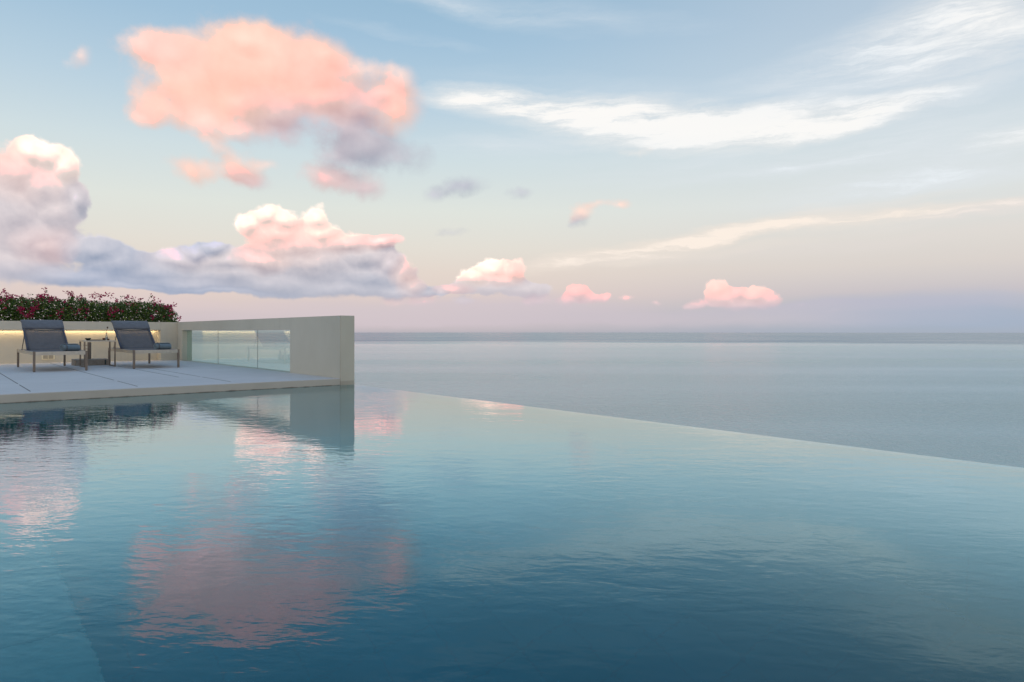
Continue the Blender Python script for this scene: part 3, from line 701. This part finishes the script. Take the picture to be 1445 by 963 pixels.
cum = [
  # left tower
  (62, 218, 36, 20, 0, CRM, 1.1), (40, 214, 24, 16, 0, CRM, 1), (92, 236, 22, 24, -20, CRM, .9), (20, 240, 40, 36, 0, PK, 1), (60, 262, 54, 36, 0, (236, 216, 214), 1.1), (10, 300, 60, 50, 0, LV, 1.2), (80, 296, 42, 28, 0, LV, 1), (108, 282, 16, 22, 0, LG, .8), (40, 332, 60, 40, 0, CG, 1.1), (60, 345, 40, 22, 0, (238, 206, 204), 1), (10, 375, 70, 30, 0, LV, 1.2),
  # long bank
  (135, 352, 44, 20, -6, LG, 1), (170, 372, 60, 24, -6, BG, 1.1), (215, 382, 70, 22, -4, LG, 1.1), (90, 388, 90, 14, -2, BG, 1.1), (250, 366, 40, 14, 0, CG, .9), (272, 356, 22, 13, 0, BG, .9), (300, 350, 22, 10, 0, BG, .7), (322, 368, 50, 18, 0, LV, 1), (250, 398, 110, 12, -2, BG, 1.1), (380, 398, 110, 18, -2, LG, 1.1), (330, 388, 70, 18, 0, LV, 1),
  # middle tower
  (352, 318, 22, 14, 0, CRM, 1), (374, 306, 22, 14, 10, CRM, 1), (398, 310, 24, 16, 0, CRM, 1), (390, 330, 40, 20, 0, PK, 1), (443, 308, 17, 18, -20, CRM, 1.1), (450, 328, 26, 16, 0, CRM, 1), (420, 345, 60, 24, 0, PK, 1.1), (368, 368, 34, 16, 0, (248, 214, 204), 1), (440, 370, 70, 26, 0, LV, 1.2), (490, 342, 44, 14, 0, PK, 1), (536, 340, 34, 9, 4, P3, 1), (510, 362, 46, 20, 0, LV, 1.1), (548, 372, 22, 18, 0, CG, 1), (570, 384, 16, 20, -15, PK, .9), (580, 404, 16, 14, 0, PK, .9), (520, 390, 60, 22, 0, LG, 1.1), (480, 408, 110, 15, 0, LG, 1.1), (560, 412, 50, 10, 0, LG, .9), (602, 414, 14, 6, 0, G2, .8),
  (300, 410, 120, 5, -2, BG, .7), (180, 404, 110, 6, -3, BG, .8),
  # third bank
  (668, 392, 18, 13, 0, CRM, 1), (694, 382, 22, 15, 0, CRM, 1.1), (722, 384, 20, 15, 0, PK, 1), (700, 396, 36, 10, 0, PK, .9), (640, 410, 26, 7, 0, P3, .8), (690, 408, 56, 12, 0, LV, 1), (745, 408, 34, 10, 0, LV, .9), (625, 416, 10, 9, 0, LG, .8), (598, 430, 22, 9, 0, P3, .7),
  (815, 414, 17, 11, 0, P3, 1.2), (802, 424, 16, 9, 0, P3, 1.0), (835, 422, 18, 9, 0, P3, 1), (854, 421, 10, 7, 0, P3, .9), (885, 424, 11, 6, 0, P3, .7), (760, 424, 22, 8, 0, (226, 198, 202), .7),
  # fourth
  (1012, 408, 14, 14, 0, PK, 1.2), (1020, 420, 18, 13, 0, PK, 1), (1042, 412, 14, 10, 0, P3, 1), (1066, 414, 20, 13, 0, PK, 1.2), (1088, 422, 16, 13, 0, P3, 1), (1050, 428, 46, 10, 0, P3, 1.1), (985, 430, 22, 7, 0, P3, .9), (970, 432, 14, 5, 0, P3, .6), (925, 428, 10, 4, 0, P3, .6), (1130, 432, 16, 4, 0, P3, .5), (745, 428, 14, 5, 0, P3, .6), (655, 428, 22, 6, 0, LV, .8), (560, 428, 26, 6, 0, P3, .7), (1180, 438, 26, 4, 0, P3, .5)]
hz = [(120, 428, 240, 9, 0, (226, 204, 208), .5), (700, 432, 190, 14, 0, (208, 197, 205), .8), (520, 440, 160, 10, 0, (214, 200, 204), .6), (860, 446, 220, 12, 0, (204, 194, 202), .6), (1100, 444, 160, 10, 0, (204, 196, 204), .5), (1320, 436, 170, 14, 0, (176, 184, 204), .7), (1180, 432, 160, 6, 0, (196, 190, 204), .4), (1400, 448, 160, 9, 0, (162, 178, 198), .6), (330, 452, 420, 10, 0, (214, 198, 206), .5), (1400, 415, 120, 10, 0, (190, 192, 206), .4)]

def vorn(v): return t.node('ShaderNodeTexVoronoi', {'Vector': v, 'Scale': 44+JIT[0]*2e-4, 'Detail': 2.0, 'Roughness': .5, 'Lacunarity': 2.3}, feature='F1', normalize=True).outputs['Distance']
def vorn2(v): return vorn(v)
def hdr(c, a):
    # sun-lit cloud is brighter than the display white in its warm channels
    e = t.vmath('MULTIPLY', t.vmath('MAXIMUM', t.vmath('SUBTRACT', c, (.80, .80, .72)), (0, 0, 0)), (2.5, 1.3, .9))
    return t.vmath('ADD', c, t.vmath('SCALE', e, scale=t.rng(a, .80, .93, 0, 1, True)))
def build(cell):
    out = base; JIT[0] += 1; J = JIT[0]*2e-5
    bl = [b for b in cir if near(b, 1.7, cell)]
    if bl:
        S, col = layer(Pc, bl, 1.7)
        fib = t.noise(fibA, 1.0+J*.1, 9, .66)
        a = t.rng(t.math('MULTIPLY', S, t.rng(fib, .28, .74, .10, 1.5)), .02, 1.45, 0, .95)
        out = t.mix(a, out, t.vmath('SCALE', col, scale=t.rng(a, .45, .88, 1.0, 1.10, True)))
    bl = [b for b in soft if near(b, 1.6, cell)]
    if bl:
        S, col = layer(Pb, bl, 1.6)
        Hs = t.math('SUBTRACT', puffs(Pb, bl, 1.6), puffs(t.vmath('ADD', Pb, (-.4, .9, 0)), bl, 1.6))
        nb = t.noise(Dr, 22+J, 7, .58); nb2 = t.noise(t.vmath('ADD', Dr, (.008, 0, .012)), 30+J, 4, .5); nb3 = t.noise(Dr, 30+J, 4, .5)
        a = t.rng(t.math('ADD', S, t.math('MULTIPLY', t.math('SUBTRACT', nb, .5), 1.40)), .10, 1.12, 0, .93, True)
        a = t.math('MULTIPLY', a, t.rng(S, .0, .10, 0, 1, True))
        nl = t.math('SUBTRACT', t.noise(Dr, 13+J, 3, .5), t.noise(t.vmath('ADD', Dr, (-.008, 0, -.016)), 13+J, 3, .5))
        em = t.math('MULTIPLY_ADD', t.math('SUBTRACT', nb3, nb2), .14, t.math('MULTIPLY_ADD', Hs, .20, t.math('MULTIPLY', nl, -.30)))
        col = t.vmath('MULTIPLY_ADD', (.9, .8, .72), t.vmath('SCALE', (1, 1, 1), scale=em), col)
        out = t.mix(a, out, hdr(col, a))
    bl = [b for b in cum if near(b, 1.45, cell, 1.3)]
    if bl:
        S, col = layer(Pk, bl, 1.45)
        H = t.math('SUBTRACT', puffs(Pk, bl, 1.45), puffs(t.vmath('ADD', Pk, (-.25, .55, 0)), bl, 1.45))
        vd = vorn(Dw); vf = t.node('ShaderNodeTexVoronoi', {'Vector': Dw, 'Scale': 120+J, 'Detail': 1, 'Roughness': .5}, feature='F1', normalize=True).outputs['Distance']
        vd = t.math('MULTIPLY_ADD', vf, .22, t.math('MULTIPLY', vd, .82)); vd2 = vorn(t.vmath('ADD', Dw, (-.003, 0, -.005)))
        ed = t.math('ADD', S, t.math('MULTIPLY', t.math('SUBTRACT', .40, vd), 1.05))
        sft = t.math('ADD', t.math('MULTIPLY', t.rng(EL, 6.5, 3.6, .12, .65, True), t.rng(AZ, -6, -10, 0, 1, True)), t.math('MULTIPLY', t.rng(EL, 3.4, 1.8, .05, .6, True), t.rng(AZ, -10, -6, 0, 1, True)))
        a = t.rng(ed, .30, t.math('ADD', .48, sft), 0, 1, True)
        em = t.math('MULTIPLY', t.math('SUBTRACT', vd2, vd), .34)
        nbig = t.math('MULTIPLY', t.math('SUBTRACT', t.noise(Dr, 17+J, 4, .5), t.noise(t.vmath('ADD', Dr, (-.006, 0, -.012)), 17+J, 3, .5)), -.50)
        rim = t.rng(ed, .36, .75, .10, 0, True)
        rel = t.math('ADD', t.math('ADD', t.math('MULTIPLY_ADD', em, .7, t.math('MULTIPLY', nbig, .6)), t.math('MULTIPLY', H, .42)), t.math('SUBTRACT', rim, .02))
        rel = t.math('MULTIPLY', rel, t.rng(EL, 3.2, 6.0, .45, 1, True))
        col = t.vmath('ADD', t.vmath('SCALE', (1, .84, .72), scale=rel), col)
        low = t.rng(EL, 3.6, 1.5, 0, .7, True)
        col = t.mix(t.math('MULTIPLY', low, t.rng(AZ, -10, -6, 0, 1)), col, lin((208, 196, 206)))
        out = t.mix(t.math('MULTIPLY', a, .94), out, hdr(col, a))
    bl = [b for b in hz if near(b, 1.8, cell)]
    if bl and cell[2] < 8:
        S, col = layer(Ph, bl, 1.8)
        out = t.mix(t.rng(S, .02, .9, 0, .75, True), out, col)
    return out
def BG(c): return t.node('ShaderNodeBackground', {'Color': c, 'Strength': 1.0}).outputs[0]
def MS(f, a, b_):
    n = t.node('ShaderNodeMixShader', {0: f}); t.l.new(a, n.inputs[1]); t.l.new(b_, n.inputs[2]); return n.outputs[0]
def step(v, x): return t.math('GREATER_THAN', v, x)
def restore(k):
    global t, AZ, EL
    t, AZ, EL = k
def split(cell, depth):
    if depth == 0:
        global t
        gt = bpy.data.node_groups.new('sky_cell', 'ShaderNodeTree'); gt.interface.new_socket('Color', in_out='OUTPUT', socket_type='NodeSocketColor')
        keep = t, AZ, EL
        context(NT(gt)); c_out = build(cell); go = gt.nodes.new('NodeGroupOutput'); gt.links.new(c_out, go.inputs[0])
        restore(keep)
        gn = t.n.new('ShaderNodeGroup'); gn.node_tree = gt
        return BG(gn.outputs[0])
    a0, a1, e0, e1 = cell
    if depth % 2 == 0:
        m_ = {(-52, 52): -14, (-52, -14): -28, (-14, 52): 10}.get((a0, a1), (a0+a1)/2)
        return MS(step(AZ, m_), split((a0, m_, e0, e1), depth-1), split((m_, a1, e0, e1), depth-1))
    m_ = 12.5 if e1-e0 > 20 else (e0+e1)/2
    return MS(step(EL, m_), split((a0, a1, e0, m_), depth-1), split((a0, a1, m_, e1), depth-1))
tm = NT(w.node_tree); context(tm); Dm, basem = D, base
detail = split((-52, 52, -1, 36), 3)
# rest of the sky: clear dusk blue overhead with unseen thin veils added to brighten the deck, afterglow on the sun's side behind the camera
D, base = Dm, basem
hn = t.noise(t.vmath('MULTIPLY', D, (1, 1, 2)), 2.2, 4, .6)
rest = t.mix(t.math('MULTIPLY', t.rng(EL, 34, 60, 0, 1, True), t.rng(hn, .4, .7, 0, .7, True)), base, lin((196, 202, 212)))
sd = Vector((math.sin(R(SUN_AZ)), math.cos(R(SUN_AZ)), .12)).normalized()
gl = t.rng(t.vmath('DOT_PRODUCT', D, tuple(sd)), -.2, 1, 0, 1, True)
gl = t.math('MULTIPLY', gl, t.rng(EL, 50, 5, .1, 1, True))
rest = t.mix(t.math('MULTIPLY', gl, .85), rest, (.62, .50, .38))
rest = t.mix(t.rng(EL, -.5, -2.0, 0, 1), rest, (.12, .2, .25))
inside_ = t.math('MULTIPLY', t.math('MULTIPLY', step(AZ, -52), t.math('LESS_THAN', AZ, 52)), t.math('MULTIPLY', step(EL, -1), t.math('LESS_THAN', EL, 36)))
t.l.new(MS(inside_, BG(rest), detail), t.n['World Output'].inputs[0]); t.n.remove(bg)
w.cycles.sampling_method = 'MANUAL'; w.cycles.sample_map_resolution = 1024

sun = bpy.data.lights.new('sun', 'SUN'); sun.energy = .4; sun.angle = R(14); sun.color = (1, .80, .62)
so_ = bpy.data.objects.new('sun', sun); C.objects.link(so_)
dvec = -Vector((math.sin(R(SUN_AZ))*math.cos(R(12)), math.cos(R(SUN_AZ))*math.cos(R(12)), math.sin(R(12))))
so_.rotation_euler = dvec.to_track_quat('-Z', 'Y').to_euler()

# ------------------------------------------------------------------ render settings
vs = sc.view_settings; vs.view_transform = 'Standard'; vs.look = 'None'; vs.gamma = 1; vs.exposure = 0; vs.use_curve_mapping = False
cy = sc.cycles; cy.use_denoising = True; cy.max_bounces = 12; cy.transmission_bounces = 10; cy.transparent_max_bounces = 12; cy.volume_bounces = 0
cy.caustics_refractive = True; cy.caustics_reflective = False; cy.sample_clamp_indirect = 6; cy.blur_glossy = .3
